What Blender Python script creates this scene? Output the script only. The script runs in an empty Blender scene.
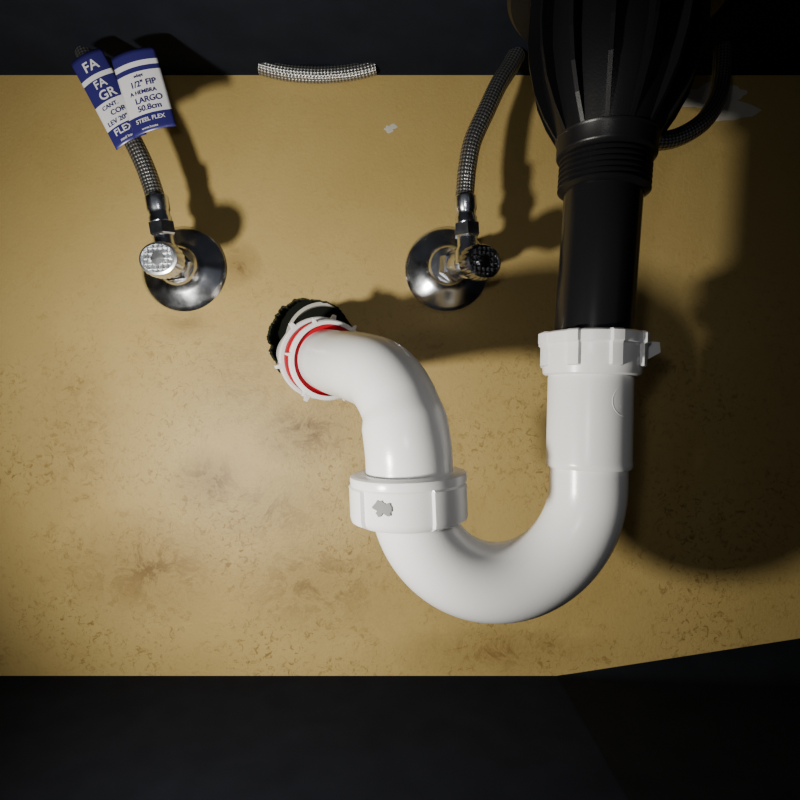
import bpy, bmesh, math, random
from mathutils import Vector, Matrix, Quaternion, noise as mnoise
random.seed(4)
MM=0.001
def V(X,off,Z): return Vector((X*MM,-off*MM,Z*MM))   # mm: right, out from wall, up
COL=bpy.context.scene.collection

# ---------------- materials ----------------
def mat(name,col,rough=0.5,metal=0.0,spec=0.5,coat=0.0,sss=0.0):
    m=bpy.data.materials.new(name); m.use_nodes=True
    b=m.node_tree.nodes["Principled BSDF"]
    b.inputs["Base Color"].default_value=(*col,1); b.inputs["Roughness"].default_value=rough
    b.inputs["Metallic"].default_value=metal
    b.inputs["Specular IOR Level"].default_value=spec
    b.inputs["Coat Weight"].default_value=coat
    b.inputs["Coat Roughness"].default_value=0.15
    if sss:
        b.inputs["Subsurface Weight"].default_value=sss
        b.inputs["Subsurface Radius"].default_value=(0.004,0.004,0.004)
        b.inputs["Subsurface Scale"].default_value=1.0
    return m
def N(m,t,**k):
    n=m.node_tree.nodes.new(t)
    for a,v in k.items(): setattr(n,a,v)
    return n
def L(m,a,b): m.node_tree.links.new(a,b)
def M2(m,op,a,b=None,clamp=False):
    x=N(m,"ShaderNodeMath",operation=op); x.use_clamp=clamp
    for i,v in enumerate((a,b)):
        if v is None: continue
        if isinstance(v,(int,float)): x.inputs[i].default_value=v
        else: L(m,v,x.inputs[i])
    return x.outputs[0]
def noise(m,scale,detail=4,rough=0.5,vec=None,dist=0):
    n=N(m,"ShaderNodeTexNoise"); n.inputs["Scale"].default_value=scale
    n.inputs["Detail"].default_value=detail; n.inputs["Roughness"].default_value=rough
    n.inputs["Distortion"].default_value=dist
    if vec is not None: L(m,vec,n.inputs["Vector"])
    return n
def ramp(m,fac,stops):
    r=N(m,"ShaderNodeValToRGB"); e=r.color_ramp.elements
    e[0].position=stops[0][0]; e[0].color=(*stops[0][1],1)
    e[1].position=stops[-1][0]; e[1].color=(*stops[-1][1],1)
    for p,c in stops[1:-1]:
        x=e.new(p); x.color=(*c,1)
    L(m,fac,r.inputs[0]); return r
def mixc(m,fac,a,b,mode='MIX'):
    x=N(m,"ShaderNodeMix",data_type='RGBA',blend_type=mode)
    if isinstance(fac,float): x.inputs[0].default_value=fac
    else: L(m,fac,x.inputs[0])
    for i,v in ((6,a),(7,b)):
        if isinstance(v,tuple): x.inputs[i].default_value=(*v,1)
        else: L(m,v,x.inputs[i])
    return x.outputs[2]
def bump(m,h,strength,dist):
    b=N(m,"ShaderNodeBump"); b.inputs["Strength"].default_value=strength; b.inputs["Distance"].default_value=dist
    L(m,h,b.inputs["Height"]); L(m,b.outputs[0],m.node_tree.nodes["Principled BSDF"].inputs["Normal"]); return b

g=lambda v:(v,v,v)
def wall_material():
    m=mat("painted_cabinet_board",(0.5,0.35,0.12),0.5,spec=0.35)
    bs=m.node_tree.nodes["Principled BSDF"]
    tc=N(m,"ShaderNodeTexCoord"); o=tc.outputs["Object"]
    n1=noise(m,9,4,0.6,o); r1=ramp(m,n1.outputs[0],[(0.3,(0.40,0.285,0.098)),(0.7,(0.45,0.33,0.125))])
    n2=noise(m,45,8,0.75,o,0.8)
    n3=noise(m,190,6,0.8,o,1.0)
    # water stains / grime patches in the panel (mm: x, z, radius x, radius z, strength)
    stains=[(-68,-22,46,34,1.0),(-118,97,24,19,1.0),(-136,-58,34,28,1.0),(-20,-60,30,24,0.7),
            (-180,-120,80,50,0.8),(-60,-130,80,50,0.75),(-110,10,60,50,0.45),(20,40,36,16,0.6),(70,-180,90,24,0.7),(-235,-20,50,70,0.5),(-95,-80,70,40,0.6),(-152,55,26,16,0.5)]
    sp=N(m,"ShaderNodeSeparateXYZ"); L(m,o,sp.inputs[0])
    acc=None
    wob=M2(m,'MULTIPLY',M2(m,'SUBTRACT',n2.outputs[0],0.5),1.8)
    for (sx,sz,rx,rz,st) in stains:
        dx=M2(m,'MULTIPLY',M2(m,'SUBTRACT',sp.outputs[0],sx*MM),1/(rx*MM)); dz=M2(m,'MULTIPLY',M2(m,'SUBTRACT',sp.outputs[2],sz*MM),1/(rz*MM))
        d=M2(m,'SQRT',M2(m,'ADD',M2(m,'MULTIPLY',dx,dx),M2(m,'MULTIPLY',dz,dz)))
        f=M2(m,'MULTIPLY',M2(m,'SUBTRACT',1.0,M2(m,'ADD',d,wob),True),st,True)
        acc=f if acc is None else M2(m,'MAXIMUM',acc,f)
    r2=ramp(m,n2.outputs[0],[(0.48,g(0)),(0.58,g(1))])
    f1=M2(m,'MULTIPLY',acc,M2(m,'ADD',M2(m,'MULTIPLY',r2.outputs[0],0.9),0.5),True)
    c=mixc(m,f1,r1.outputs[0],(0.14,0.08,0.022))
    # fine speckled wear, mainly low on the panel
    mr=N(m,"ShaderNodeMapRange"); mr.inputs[1].default_value=0.12; mr.inputs[2].default_value=-0.05
    mr.inputs[3].default_value=0.15; mr.inputs[4].default_value=1.0; L(m,sp.outputs[2],mr.inputs[0])
    r3=ramp(m,n3.outputs[0],[(0.53,g(0)),(0.61,g(0.85))])
    big=noise(m,16,3,0.5,o,0.3); rb=ramp(m,big.outputs[0],[(0.38,g(0.15)),(0.60,g(1))])
    f2=M2(m,'MULTIPLY',M2(m,'MULTIPLY',r3.outputs[0],mr.outputs[0]),rb.outputs[0],True)
    c=mixc(m,f2,c,(0.20,0.12,0.03))
    L(m,c,bs.inputs["Base Color"])
    nb=noise(m,420,3,0.6,o)
    bump(m,M2(m,'ADD',nb.outputs[0],n2.outputs[0]),0.3,0.0008)
    return m
M_wall=wall_material()
M_white=mat("white_pvc",(0.78,0.78,0.79),0.25,spec=0.5,sss=0.1)
_n=noise(M_white,60,3); bump(M_white,_n.outputs[0],0.05,0.0006)
M_black=mat("black_abs_plastic",(0.007,0.007,0.008),0.22,spec=0.5)
_n=noise(M_black,90,3); bump(M_black,_n.outputs[0],0.06,0.0006)
M_black2=mat("black_matte_plastic",(0.005,0.005,0.006),0.33,spec=0.3)  # blacker, duller copy for the strainer; its shadow is put into the colour
_n=noise(M_black2,90,3); bump(M_black2,_n.outputs[0],0.1,0.0006)
M_red=mat("red_washer_rubber",(0.40,0.001,0.012),0.5,spec=0.2)
def chrome(name,col,r0,r1):
    m=mat(name,col,0.12,metal=1.0); t=N(m,"ShaderNodeTexCoord"); n=noise(m,90,3,0.6,t.outputs["Object"])
    r=ramp(m,n.outputs[0],[(0.3,g(r0)),(0.8,g(r1))]); L(m,r.outputs[0],m.node_tree.nodes["Principled BSDF"].inputs["Roughness"]); return m
M_chrome=chrome("chrome",(0.78,0.81,0.88),0.1,0.2)
M_chrome2=chrome("chrome_plate",(0.78,0.81,0.88),0.17,0.3)
M_knurl=chrome("chrome_knurled",(0.85,0.88,0.93),0.30,0.40)
M_knurl_dark=chrome("chrome_shaded",(0.34,0.35,0.38),0.14,0.26)  # darker copy of the handle chrome; shade of the turned face put into its colour
def dark(name,c,r=0.7,spec=0.15):
    m=mat(name,c,r,spec=spec); t=N(m,"ShaderNodeTexCoord"); n=noise(m,40,5,0.6,t.outputs["Object"])
    rr=ramp(m,n.outputs[0],[(0.3,tuple(x*0.85 for x in c)),(0.7,tuple(x*1.15 for x in c))])
    L(m,rr.outputs[0],m.node_tree.nodes["Principled BSDF"].inputs["Base Color"]); bump(m,n.outputs[0],0.2,0.001); return m
M_dark=dark("dark_laminate",(0.0100,0.0118,0.0180),0.8,0.05)
M_ceil=dark("dark_counter_underside",(0.0105,0.0125,0.0185),0.8,0.05)
M_sheet=dark("black_sheet",(0.007,0.008,0.010),0.8,0.05)
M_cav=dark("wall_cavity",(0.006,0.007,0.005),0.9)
M_torn=dark("torn_board_edge",(0.014,0.018,0.011),0.95)
M_plaster=dark("plaster_patch",(0.5,0.48,0.42),0.8)
M_grey=dark("old_grey_pipe",(0.42,0.40,0.36),0.5)
M_scuff=dark("grey_scuff",(0.19,0.19,0.19),0.6)
def braid_material():
    m=mat("braided_steel",(0.5,0.5,0.5),0.3,metal=0.9)
    bs=m.node_tree.nodes["Principled BSDF"]
    uv=N(m,"ShaderNodeUVMap"); sp=N(m,"ShaderNodeSeparateXYZ"); L(m,uv.outputs[0],sp.inputs[0])
    M=lambda op,a,b=None: M2(m,op,a,b)
    u=M('MULTIPLY',sp.outputs[0],2*math.pi*9); v=M('MULTIPLY',sp.outputs[1],2*math.pi/4.6)
    a=M('SINE',M('ADD',u,v)); b=M('SINE',M('SUBTRACT',u,v))
    h=M('ADD',M('MULTIPLY',M('MULTIPLY',a,b),0.5),0.5)
    st=M('ADD',M('MULTIPLY',M('SINE',M('MULTIPLY',M('ADD',u,v),4)),0.15),h)
    r=ramp(m,st,[(0.15,g(0.10)),(0.55,g(0.40)),(0.9,g(0.70))])
    L(m,r.outputs[0],bs.inputs["Base Color"])
    bump(m,st,0.7,0.0006); return m
M_braid=braid_material()
M_navy=mat("navy_label_print",(0.02,0.018,0.12),0.35)
M_paper=mat("white_label_paper",(0.72,0.72,0.74),0.35)
def label_material(name,stops):
    m=mat(name,(0.8,0.8,0.8),0.3,spec=0.5)
    uv=N(m,"ShaderNodeUVMap"); sp=N(m,"ShaderNodeSeparateXYZ"); L(m,uv.outputs[0],sp.inputs[0])
    r=ramp(m,sp.outputs[1],stops); r.color_ramp.interpolation='CONSTANT'
    L(m,r.outputs[0],m.node_tree.nodes["Principled BSDF"].inputs["Base Color"]); return m

# ---------------- mesh helpers ----------------
def empty(name):
    e=bpy.data.objects.new(name,None); e.empty_display_size=0.02; COL.objects.link(e); return e
def obj(name,verts,faces,m,parent=None,uvs=None,smooth=True,angle=35):
    me=bpy.data.meshes.new(name); me.from_pydata([tuple(v) for v in verts],[],faces)
    if uvs is not None:
        ul=me.uv_layers.new(name="UVMap")
        for p in me.polygons:
            for k,li in enumerate(p.loop_indices): ul.data[li].uv=uvs[p.index][k]
    me.materials.append(m); me.validate()
    bm=bmesh.new(); bm.from_mesh(me); bmesh.ops.recalc_face_normals(bm,faces=bm.faces); bm.to_mesh(me); bm.free()
    if smooth:
        for p in me.polygons: p.use_smooth=True
        me.set_sharp_from_angle(angle=math.radians(angle))
    o=bpy.data.objects.new(name,me); COL.objects.link(o)
    if parent: o.parent=parent
    return o
def catmull(P,sub=10):
    out=[]; n=len(P)
    for i in range(n-1):
        p0=P[max(i-1,0)];p1=P[i];p2=P[i+1];p3=P[min(i+2,n-1)]
        for s in range(sub):
            t=s/sub
            out.append(0.5*((2*p1)+(p2-p0)*t+(2*p0-5*p1+4*p2-p3)*t*t+(3*p1-p0-3*p2+p3)*t**3))
    out.append(P[-1].copy()); return out
def sweep(name,pts,rad,m,parent=None,n=40,caps=True):
    """tube along pts; rad = number (mm) or function(t 0..1)"""
    T=[]
    for i in range(len(pts)):
        a=pts[max(i-1,0)];b=pts[min(i+1,len(pts)-1)]; T.append((b-a).normalized())
    nrm=T[0].orthogonal().normalized(); verts=[];lens=[0]
    for i in range(1,len(pts)): lens.append(lens[-1]+(pts[i]-pts[i-1]).length)
    for i,p in enumerate(pts):
        if i: nrm=T[i-1].rotation_difference(T[i])@nrm
        nrm=(nrm-T[i]*nrm.dot(T[i])).normalized(); bn=T[i].cross(nrm)
        r=(rad(lens[i]/lens[-1]) if callable(rad) else rad)*MM
        for k in range(n):
            a=2*math.pi*k/n; verts.append(p+(nrm*math.cos(a)+bn*math.sin(a))*r)
    faces=[];uvs=[]
    for i in range(len(pts)-1):
        for k in range(n):
            k2=(k+1)%n
            faces.append((i*n+k,i*n+k2,(i+1)*n+k2,(i+1)*n+k))
            l0=lens[i]/MM;l1=lens[i+1]/MM
            uvs.append([(k/n,l0),((k+1)/n,l0),((k+1)/n,l1),(k/n,l1)])
    if caps:
        faces.append(tuple(range(n))); uvs.append([(0,0)]*n)
        e=(len(pts)-1)*n; faces.append(tuple(range(e,e+n))); uvs.append([(0,0)]*n)
    return obj(name,verts,faces,m,parent,uvs)
def frame(axis,ref=Vector((0,0,1))):
    a=axis.normalized(); x=ref.cross(a)
    if x.length<1e-3: x=Vector((1,0,0)).cross(a)
    x.normalize(); return x,a.cross(x),a
YR=Vector((0,1,0))
def lathe(name,origin,axis,prof,m,parent=None,n=96,mod=None,closed=False,angle=35,rot=0,ref=Vector((0,0,1))):
    """prof: list of (r,h) mm; mod(theta,i)->extra radius mm"""
    x,y,a=frame(axis,ref); verts=[];faces=[]
    for i,(r,h) in enumerate(prof):
        for k in range(n):
            th=2*math.pi*k/n+rot; rr=r+(mod(2*math.pi*k/n,i) if mod else 0)
            verts.append(origin+(x*math.cos(th)*rr+y*math.sin(th)*rr+a*h)*MM)
    R=len(prof); rng=R if closed else R-1
    for i in range(rng):
        j=(i+1)%R
        for k in range(n):
            k2=(k+1)%n; faces.append((i*n+k,i*n+k2,j*n+k2,j*n+k))
    if not closed:
        if prof[0][0]>0.01: faces.append(tuple(range(n)))
        if prof[-1][0]>0.01: faces.append(tuple(range((R-1)*n,R*n)))
    return obj(name,verts,faces,m,parent,angle=angle)
def box(name,lo,hi,m,parent=None,bev=0):
    (x0,y0,z0),(x1,y1,z1)=lo,hi
    vs=[Vector((x,y,z))*MM for x in (x0,x1) for y in (y0,y1) for z in (z0,z1)]
    f=[(0,1,3,2),(4,6,7,5),(0,4,5,1),(2,3,7,6),(0,2,6,4),(1,5,7,3)]
    return obj(name,vs,f,m,parent,smooth=False)

# ---------------- room shell (inside of sink base cabinet) ----------------
HX,HZ=-63,42
nh=240
def holer(a):
    rag=0.35+0.65*max(0,math.cos(a-3.4))     # most ragged on the left
    p=lambda s,o:mnoise.noise(Vector((math.cos(a)*s+o,math.sin(a)*s,o*1.7)))
    return 30.3+2.4*p(1.6,3.1)+rag*(3.0*p(5.0,7.7)+1.8*p(13.0,1.3)+0.9*p(34,5.2))
hole=[(HX+holer(2*math.pi*k/nh)*math.cos(2*math.pi*k/nh),HZ+holer(2*math.pi*k/nh)*math.sin(2*math.pi*k/nh)) for k in range(nh)]
X0,X1,Z0,Z1=-600,600,-197,232
verts=[];faces=[]
for (x,z) in hole: verts.append(V(x,0,z))
for k in range(nh):
    a=2*math.pi*k/nh; c,s=math.cos(a),math.sin(a); t=1e9
    if c>1e-6: t=min(t,(X1-HX)/c)
    if c<-1e-6: t=min(t,(X0-HX)/c)
    if s>1e-6: t=min(t,(Z1-HZ)/s)
    if s<-1e-6: t=min(t,(Z0-HZ)/s)
    verts.append(V(HX+c*t,0,HZ+s*t))
for k in range(nh):
    k2=(k+1)%nh; faces.append((k,k2,nh+k2,nh+k))
corners=[(X1,Z1),(X0,Z1),(X0,Z0),(X1,Z0)]
for cx,cz in corners:
    a=math.atan2(cz-HZ,cx-HX)%(2*math.pi); k=int(a/(2*math.pi)*nh)
    verts.append(V(cx,0,cz)); faces.append((nh+k,len(verts)-1,nh+(k+1)%nh))
wall=obj("wall_back",verts,faces,M_wall,smooth=False)
vs=[];fs=[]
for j,(off,sc) in enumerate([(0,1.0),(-3,0.99),(-12,1.02)]):
    for (x,z) in hole: vs.append(V(HX+(x-HX)*sc,off,HZ+(z-HZ)*sc))
for j in range(2):
    for k in range(nh):
        k2=(k+1)%nh; fs.append((j*nh+k,j*nh+k2,(j+1)*nh+k2,(j+1)*nh+k))
obj("hole_edge",vs,fs,M_torn,wall,smooth=False)
vs=[];fs=[]
for k,(x,z) in enumerate(hole):
    a=2*math.pi*k/nh
    w=1.01+0.03*max(0,math.cos(a-3.2))+0.05*max(0,mnoise.noise(Vector((math.cos(a)*7,math.sin(a)*7,4))))*(0.4+max(0,math.cos(a-3.2)))
    vs+= [V(x,0.3,z),V(HX+(x-HX)*w,0.25,HZ+(z-HZ)*w)]
for k in range(nh):
    k2=(k+1)%nh; fs.append((2*k,2*k2,2*k2+1,2*k+1))
obj("frayed_edge",vs,fs,M_torn,wall,smooth=False)
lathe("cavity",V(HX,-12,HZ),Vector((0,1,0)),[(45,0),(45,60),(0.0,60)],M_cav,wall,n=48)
box("floor",(-600,-600,-209),(600,0,-197),M_dark)
box("ceiling",(-600,-600,232),(600,0,244),M_ceil)
box("wall_left",(-612,-600,-209),(-600,0,244),M_dark)
box("wall_right",(600,-600,-209),(612,0,244),M_dark)
def blob(name,cx,cz,rx,rz,m,seed,h=0.5,jag=0.25):
    r=random.Random(seed); n=36; vs=[V(cx,h,cz)]; ph=[r.uniform(0,6.3) for _ in range(4)]
    for k in range(n):
        a=2*math.pi*k/n; q=1+jag*(math.sin(2*a+ph[0])*0.5+math.sin(3*a+ph[1])*0.4+math.sin(6*a+ph[2])*0.3)+r.uniform(-.08,.08)
        vs.append(V(cx+rx*q*math.cos(a),0.15,cz+rz*q*math.sin(a)))
    obj(name,vs,[(0,1+k,1+(k+1)%n) for k in range(n)],m,wall)
blob("paint_chip",-7,194,4.2,2.8,M_plaster,2,jag=0.5)
blob("plaster_smear",225,214,30,11,M_plaster,5,jag=0.5)
# black sheet on the floor, its back edge climbing the wall towards the right
vs=[];fs=[];nx=40;prof=8
for i in range(nx+1):
    X=112+ (590-112)*i/nx; h=(X-112)*0.155
    h=max(h,0.2)
    vs.append(V(X,1.0,-197+h+0.4))
    for j in range(1,prof+1):
        t=j/prof; vs.append(V(X,1.0+ (h*0.5+6)*t**1.5, -196.4+h*(1-t)**2))
    vs.append(V(X,590,-196.4))
w=prof+2
for i in range(nx):
    for j in range(w-1):
        fs.append((i*w+j,i*w+j+1,(i+1)*w+j+1,(i+1)*w+j))
obj("dark_wedge_sheet",vs,fs,M_sheet)

# ---------------- P-trap ----------------
trap=empty("p_trap")
XL,OL=4.5,138.0; XR,OR=94.0,120.0
pts=[]
cX,cO=(XL+XR)/2,(OL+OR)/2; hx,ho=(XR-XL)/2,(OR-OL)/2
zc=-42.0
pts.append(V(XL,OL,-30))
for i in range(0,49):
    a=math.pi*i/48
    pts.append(V(cX-hx*math.cos(a),cO-ho*math.cos(a),zc-46.0*math.sin(a)))
pts.append(V(XR,OR,-32)); pts.append(V(XR+0.4,OR,0))
sweep("j_bend",pts,18.9,M_white,trap,n=64)
lathe("j_bend_socket",V(XR+0.1,OR,-32.5),V(1,0,46),[(18.6,-1.2),(20.2,-1.0),(20.8,0),(20.9,2),(20.6,3.5),(20.5,43),(20,46)],M_white,trap)
def ring_on_cyl(name,cx,co,cz,R,ang,r1,m,parent,th=0.7):
    P=[]
    for k in range(41):
        a=2*math.pi*k/40; s=r1*math.cos(a)/R; P.append(V(cx+R*math.sin(ang+s),co+R*math.cos(ang+s),cz+r1*math.sin(a)))
    sweep(name,P,th,m,parent,n=8,caps=False)
ring_on_cyl("moulded_ring",XR+.4,OR,-0.5,20.4,0.55,7.0,M_white,trap,0.35)
ring_on_cyl("moulded_ring_inner",XR+.4,OR,-0.5,20.4,0.55,3.5,M_white,trap,0.28)
def ribs(nr,width,h,rows,phase=0):
    def f(th,i):
        if i not in rows: return 0
        q=((th+phase)/(2*math.pi)*nr)%1.0
        return h if abs(q-0.5)<width/2 else 0
    return f
nut=[(19.3,21),(24.0,21),(25.2,20.2),(25.2,15.5),(24.3,15),(24.0,14.5),(24.0,4.5),(23.8,4),(23.4,0.8),(22.3,0),(20,0)]
lathe("slip_nut_upper",V(95.5,OR,12),V(1,0,46),nut,M_white,trap,n=192,mod=ribs(8,0.3,1.8,(1,2,3,4,5,6),0.25),angle=30,ref=YR)
vs=[V(95+25,OR+5,29),V(95+25,OR+5,19),V(95+33.5,OR+4,23.5),V(95+33,OR+4,28.5),
    V(95+25,OR-2,29),V(95+25,OR-2,19),V(95+33.5,OR-1,23.5),V(95+33,OR-1,28.5)]
fs=[(0,1,2,3),(4,7,6,5),(0,3,7,4),(1,5,6,2),(3,2,6,7),(0,4,5,1)]
obj("nut_wing",vs,fs,M_white,trap,smooth=False)
nut2=[(19.5,23),(25.0,23),(27.0,22.2),(27.3,21),(27.1,18.5),(26.3,17.6),(26.1,17),(26.1,4),(25.6,2),(24,0.3),(20,0)]
LN=V(XL+0.3,OL,-56.5)
lathe("slip_nut_lower",LN,V(-1.0,0.6,24),nut2,M_white,trap,n=240,mod=ribs(3,0.40,1.7,(5,6,7,8),math.radians(104)),angle=30,ref=YR)
def cyl(u,v):
    a=math.radians(-28)+u/26.4; R=26.95; return V(XL+0.1+R*math.sin(a),OL+0.2+R*math.cos(a),-46.5+v)
nsc=40; vs=[cyl(0,0)]
for k in range(nsc):
    a=2*math.pi*k/nsc; q=3.4+2.4*mnoise.noise(Vector((math.cos(a)*1.7,math.sin(a)*1.7,9.2)))+1.0*mnoise.noise(Vector((math.cos(a)*6,math.sin(a)*6,2.2)))
    vs.append(cyl(q*math.cos(a)*1.1,q*math.sin(a)))
obj("scuff_mark",vs,[(0,1+k,1+(k+1)%nsc) for k in range(nsc)],M_scuff,trap)
# elbow to the wall
E=[V(5,138,-47),V(4.5,138,-34),V(3.5,138,-20),V(0,132,-3),V(-9,118,11),V(-22,98,17.5),V(-36,72,21.5),V(-48,45,26),V(-60,15,30),V(-72,-12,33)]
ep=catmull(E,12)
def er(t):
    if t<0.17: return 20.4
    if t<0.2: return 20.4-(t-0.17)/0.03*1.4
    return 19.0
sweep("trap_elbow",ep,er,M_white,trap,n=64)
A0=V(-36,72,22);A1=V(-60,15,30)
axw=(A1-A0).normalized()
def on(t): return A0.lerp(A1,t)
lathe("wall_slip_nut",on(0.30),axw,[(22.2,0),(24.2,0),(25.0,0.8),(25.0,3.4),(24.2,4.2),(22.2,4.2)],M_white,trap,n=192,closed=True,mod=ribs(6,0.07,2.6,(1,2,3,4),0.4))
lathe("wall_washer",on(0.30),axw,[(18.8,2.6),(22.4,2.6),(22.4,4.0),(18.8,4.0)],M_red,trap,closed=True)
lathe("compression_sleeve",on(0.36),axw,[(18.8,0),(21.6,0),(21.6,24),(18.8,24)],M_white,trap,closed=True)
lathe("washer_flange",on(0.30),axw,[(18.8,14),(24.4,14),(24.4,19.5),(18.8,19.5)],M_red,trap,closed=True)
lathe("wall_stub_nut",on(0.30),axw,[(22.0,22),(26.0,22),(26.8,22.8),(26.8,26.5),(25.6,27.5),(25.0,38),(22,38)],M_white,trap,n=192,closed=True,mod=ribs(6,0.10,3.0,(1,2,3,4)),rot=0.3)
# old hub seen inside the hole
lathe("drain_stub_pipe",V(-56,-8,44),Vector((0,1,0)),[(25.0,0),(27.5,0),(28,1.5),(28,38),(24.5,38)],M_grey,None,closed=True)

# ---------------- drain strainer + tailpiece ----------------
drain=empty("sink_drain_strainer")
da=V(5,0,70)
lathe("tailpiece",V(95.8,121,28),da,[(18.8,0),(18.8,82)],M_black,drain)
thr=[(19,0)]
for i in range(6):
    h=1+i*2.7; thr+=[(21.0,h),(22.2,h+0.8),(22.2,h+1.5),(21.0,h+2.3)]
thr+=[(23.4,18),(24.0,19),(24.0,26),(25,27)]
lathe("threaded_outlet",V(101.1,121,102),da,thr,M_black2,drain,angle=50)
lathe("strainer_body",V(102.9,121,128),da,[(24,0),(25,3),(28,12),(32,24),(35,38),(36,50),(36,71),(52,72),(54,74),(54,83),(51,85),(51,102)],M_black2,drain,n=128)
x_,y_,a_=frame(da)
for k in range(14):
    th=2*math.pi*k/14+0.1; d=x_*math.cos(th)+y_*math.sin(th); tt=a_.cross(d)
    o0=V(102.9,121,128); vs=[]
    prof=[(24,0),(26,3),(31.5,12),(37,24),(40.5,38),(42,50),(42,71),(34,71),(34,50),(32,38),(29,24),(25,12),(23,3),(22,0)]
    for s in (-1.0,1.0):
        for r,h in prof: vs.append(o0+(d*r+a_*h+tt*s)*MM)
    n=len(prof); fs=[tuple(range(n)),tuple(range(2*n-1,n-1,-1))]+[(i,(i+1)%n,n+(i+1)%n,n+i) for i in range(n)]
    obj("fin_%d"%(k+1),vs,fs,M_black2,drain,smooth=False)

# ---------------- shutoff valves ----------------
def hexnut(name,o,axis,r,h,m,parent,rot=0):
    return lathe(name,o,axis,[(r*0.86,0),(r,0.9),(r,h-0.9),(r*0.86,h)],m,parent,n=6,rot=rot,angle=20)
def valve(fx,fz,tip,outlet_top,handle_dir,rotn,MH):
    e=empty("shutoff_valve")
    w=V(0,1,0)
    lathe("escutcheon",V(fx,0,fz),w,[(30,0),(30.2,1.2),(29.3,2.4),(27,3.8),(23,6.2),(18,8.6),(14,10.5),(12.5,13),(12.2,14.5),(8,14.6)],M_chrome2,e)
    a=V(fx,10,fz); b=V(*tip); ax=(b-a).normalized(); Ln=(b-a).length/MM
    lathe("pipe_stub",a,ax,[(7.5,0),(7.5,14)],M_chrome,e)
    hexnut("compression_nut",a+ax*8*MM,ax,11.2,12,M_chrome,e,rotn)
    lathe("valve_body",a+ax*19*MM,ax,[(8,0),(9,1),(9.2,6),(9,16),(7.5,18),(6.5,19),(6.5,Ln-26),(4,Ln-25),(4,Ln-18)],M_chrome2,e)
    c=a+ax*(Ln*0.66)*MM
    ot=V(*outlet_top); oa=(ot-c).normalized(); ol=(ot-c).length/MM
    lathe("outlet",c,oa,[(8.6,0),(8.2,8),(6.5,11),(6,ol-6)],M_chrome2,e)
    hexnut("outlet_nut",c+oa*(ol-17)*MM,oa,8.4,9,M_chrome2,e,0.3)
    lathe("ferrule",c+oa*(ol-9)*MM,oa,[(6.0,0),(6.9,1),(6.9,4),(6.3,5),(6.3,8),(7.0,9),(7.0,17),(6.2,18)],M_chrome2,e,n=48)
    hd=Vector(handle_dir).normalized()
    x,y,aa=frame(hd)
    # oval knob: wider than tall, scalloped edge, dished cross-hatched face
    def oval(th,i):
        if i<2 or i>8: return 0
        return 1.1*math.cos(2*th)+(0.25*math.cos(th*24) if i in (2,3,4) else 0)
    lathe("handle",b-hd*6*MM,hd,[(4,-6),(5.5,-5),(10.0,0),(11.6,2),(11.6,8),(10.8,10.2),(9.5,10.8),(9.0,9.6),(4.5,9.8),(4,11),(0.01,11.2)],MH,e,n=240,mod=oval)
    for k in range(-2,3):
        for (p,q) in ((x,y),(y,x)):
            L_=math.sqrt(8.6**2-(k*3.1)**2); cc=b-hd*6*MM+aa*10.0*MM+p*(k*3.1)*MM
            sweep("face_rib",[cc-q*L_*MM,cc+q*L_*MM],0.8,MH,e,n=10)
    return e
valve(-154,93,(-143,64,84),(-152.5,46,120),(-0.12,-1,-0.02),0.2,M_knurl)
valve(33.5,93,(48.5,62,83),(41.5,46,120),(0.45,-1,-0.05),0.5,M_knurl_dark)

# ---------------- braided hoses ----------------
def hose(P,r=5.9):
    return sweep("braided_supply_hose",catmull([V(*p) for p in P],14),r,M_braid,None,n=32)
hose([(-155.5,44.5,129.5),(-158,44,137),(-162,44,148),(-168,44,161),(-178,42,179),(-188,38,196),(-200,32,213),(-210,27,231)])
hose([(41.1,44.5,129.5),(41.7,44,137),(42.8,44,148),(46.3,43,165),(55,40,185),(64,35,205),(72,30,219),(78,26,231)])
hose([(-97,9,233),(-88,9,230.5),(-75,9,228.3),(-57,9,227.3),(-40,9,228.3),(-27,9,230.5),(-18,9,233)],5.6)
hose([(108,56,231),(112,56,200),(125,58,172),(145,60,159),(165,58,159),(185,54,170),(199,46,187),(207,38,205),(212,32,231)],5.6)

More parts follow.
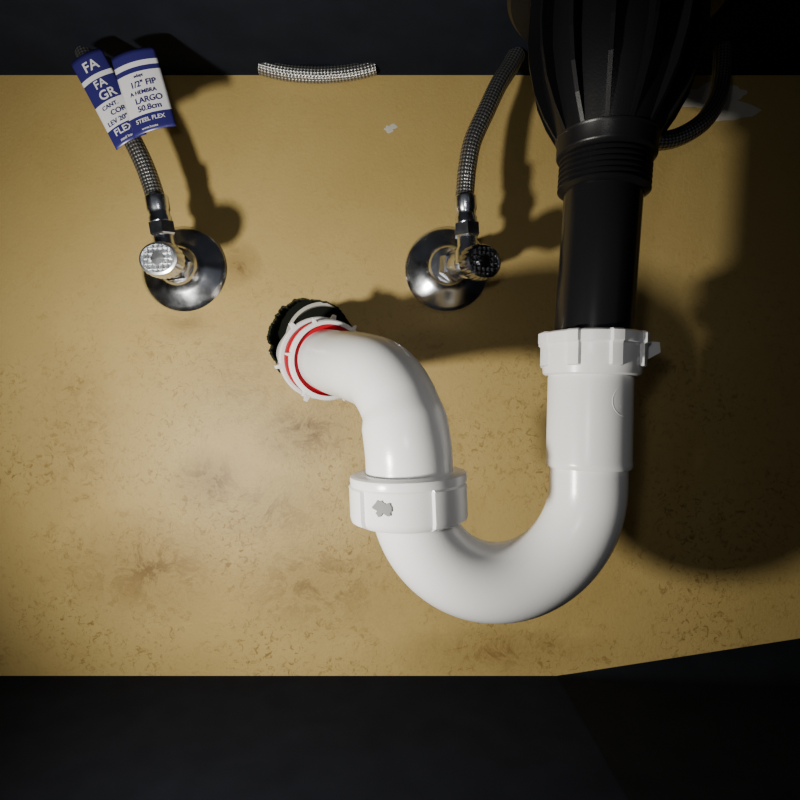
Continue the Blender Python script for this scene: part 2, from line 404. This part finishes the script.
# ---------------- paper labels on the left hose ----------------
def label(c,w,l,rotdeg,stops,lines,bow=2.0,name="hose_label",yaw=0):
    e=empty(name)
    R=Matrix.Rotation(math.radians(-rotdeg),3,'Y')@Matrix.Rotation(math.radians(yaw),3,'Z')
    C=V(*c)
    m=label_material("label_print",stops)
    nu,nv=16,20; vs=[];fs=[];uvs=[]
    def pt(u,v,lift=0):
        x=(u-.5)*w; z=(v-.5)*l; y=(bow*(2*(u-.5))**2)+1.2*math.sin(v*3.0)-lift
        return C+R@(Vector((x,y,z))*MM)
    for j in range(nv+1):
        for i in range(nu+1): vs.append(pt(i/nu,j/nv))
    for j in range(nv):
        for i in range(nu):
            a=j*(nu+1)+i; fs.append((a,a+1,a+nu+2,a+nu+1))
            uvs.append([(i/nu,j/nv),((i+1)/nu,j/nv),((i+1)/nu,(j+1)/nv),(i/nu,(j+1)/nv)])
    o=obj("label_sheet",vs,fs,m,e,uvs)
    s=o.modifiers.new("thick","SOLIDIFY"); s.thickness=0.25*MM
    for k,(txt,u0,v,size,mm_) in enumerate(lines):
        cu=bpy.data.curves.new("t","FONT"); cu.body=txt; cu.size=1; cu.align_x='CENTER'; cu.align_y='CENTER'; cu.offset=0.018
        to=bpy.data.objects.new("t",cu); COL.objects.link(to)
        bpy.context.view_layer.update()
        me=bpy.data.meshes.new_from_object(to.evaluated_get(bpy.context.evaluated_depsgraph_get()))
        bpy.data.objects.remove(to)
        bm=bmesh.new(); bm.from_mesh(me)
        bmesh.ops.subdivide_edges(bm,edges=[ed for ed in bm.edges if ed.calc_length()>0.3],cuts=1)
        for q in bm.verts:
            q.co=pt(u0+q.co.x*size/w,v+q.co.y*size/l,0.35)
        bm.to_mesh(me); bm.free(); me.materials.clear(); me.materials.append(mm_)
        ob=bpy.data.objects.new("print_%d"%(k+1),me); COL.objects.link(ob); ob.parent=e
    return e
NV=(0.028,0.024,0.15); WH=(0.75,0.75,0.78)
label((-178,60,184),21,60,28,[(0,NV),(0.20,WH),(0.48,NV),(0.72,WH),(0.77,NV),(1.0,NV)],
      [("FLEX",0.5,0.14,6.0,M_paper),("steel hose",0.5,0.05,2.4,M_paper),('LEV 20"',0.45,0.25,4.2,M_navy),("COR",0.6,0.34,4.6,M_navy),("CANT.",0.45,0.42,3.6,M_navy),("GR",0.55,0.54,8.0,M_paper),("FA",0.5,0.66,7,M_paper),("FA",0.5,0.86,8.5,M_paper)])
label((-155,64,186),27,50,16,[(0,NV),(0.22,WH),(0.74,NV),(0.80,WH),(0.86,NV),(1.0,NV)],
      [("STEEL FLEX",0.5,0.15,3.6,M_paper),("www.hoses",0.45,0.05,2.2,M_paper),("50.8cm",0.55,0.29,5.0,M_navy),("LARGO",0.58,0.39,5.0,M_navy),("A HEMBRA",0.5,0.49,3.4,M_navy),('1/2" FIP',0.55,0.59,5.0,M_navy),("adapt",0.5,0.69,2.6,M_navy)],bow=2.5)

# ---------------- light ----------------
def spot(name,loc,target,energy,ang,blend,rad,col):
    l=bpy.data.lights.new(name,"SPOT"); l.energy=energy; l.spot_size=math.radians(ang); l.spot_blend=blend
    l.shadow_soft_size=rad; l.color=col
    o=bpy.data.objects.new(name,l); COL.objects.link(o); o.location=loc
    o.rotation_euler=(target-loc).to_track_quat('-Z','Y').to_euler(); return o
spot("flashlight",V(-200,310,-75),V(60,0,70),7.9,155,1.0,0.014,(1.0,0.96,0.86))
spot("camera_fill",V(-20,405,30),V(0,0,10),0.45,130,1.0,0.01,(1.0,0.97,0.92))  # added weak fill beside the camera, lifts the pipes and chrome
w=bpy.data.worlds.new("World"); bpy.context.scene.world=w; w.use_nodes=True
w.node_tree.nodes["Background"].inputs[0].default_value=(0.6,0.65,0.75,1)
w.node_tree.nodes["Background"].inputs[1].default_value=0.09

cam=bpy.data.cameras.new("Camera"); cam.lens=25.2; cam.sensor_width=36; cam.clip_start=0.01
co=bpy.data.objects.new("Camera",cam); COL.objects.link(co); co.location=(0,-0.4,0); co.rotation_euler=(math.pi/2,0,0)
bpy.context.scene.camera=co
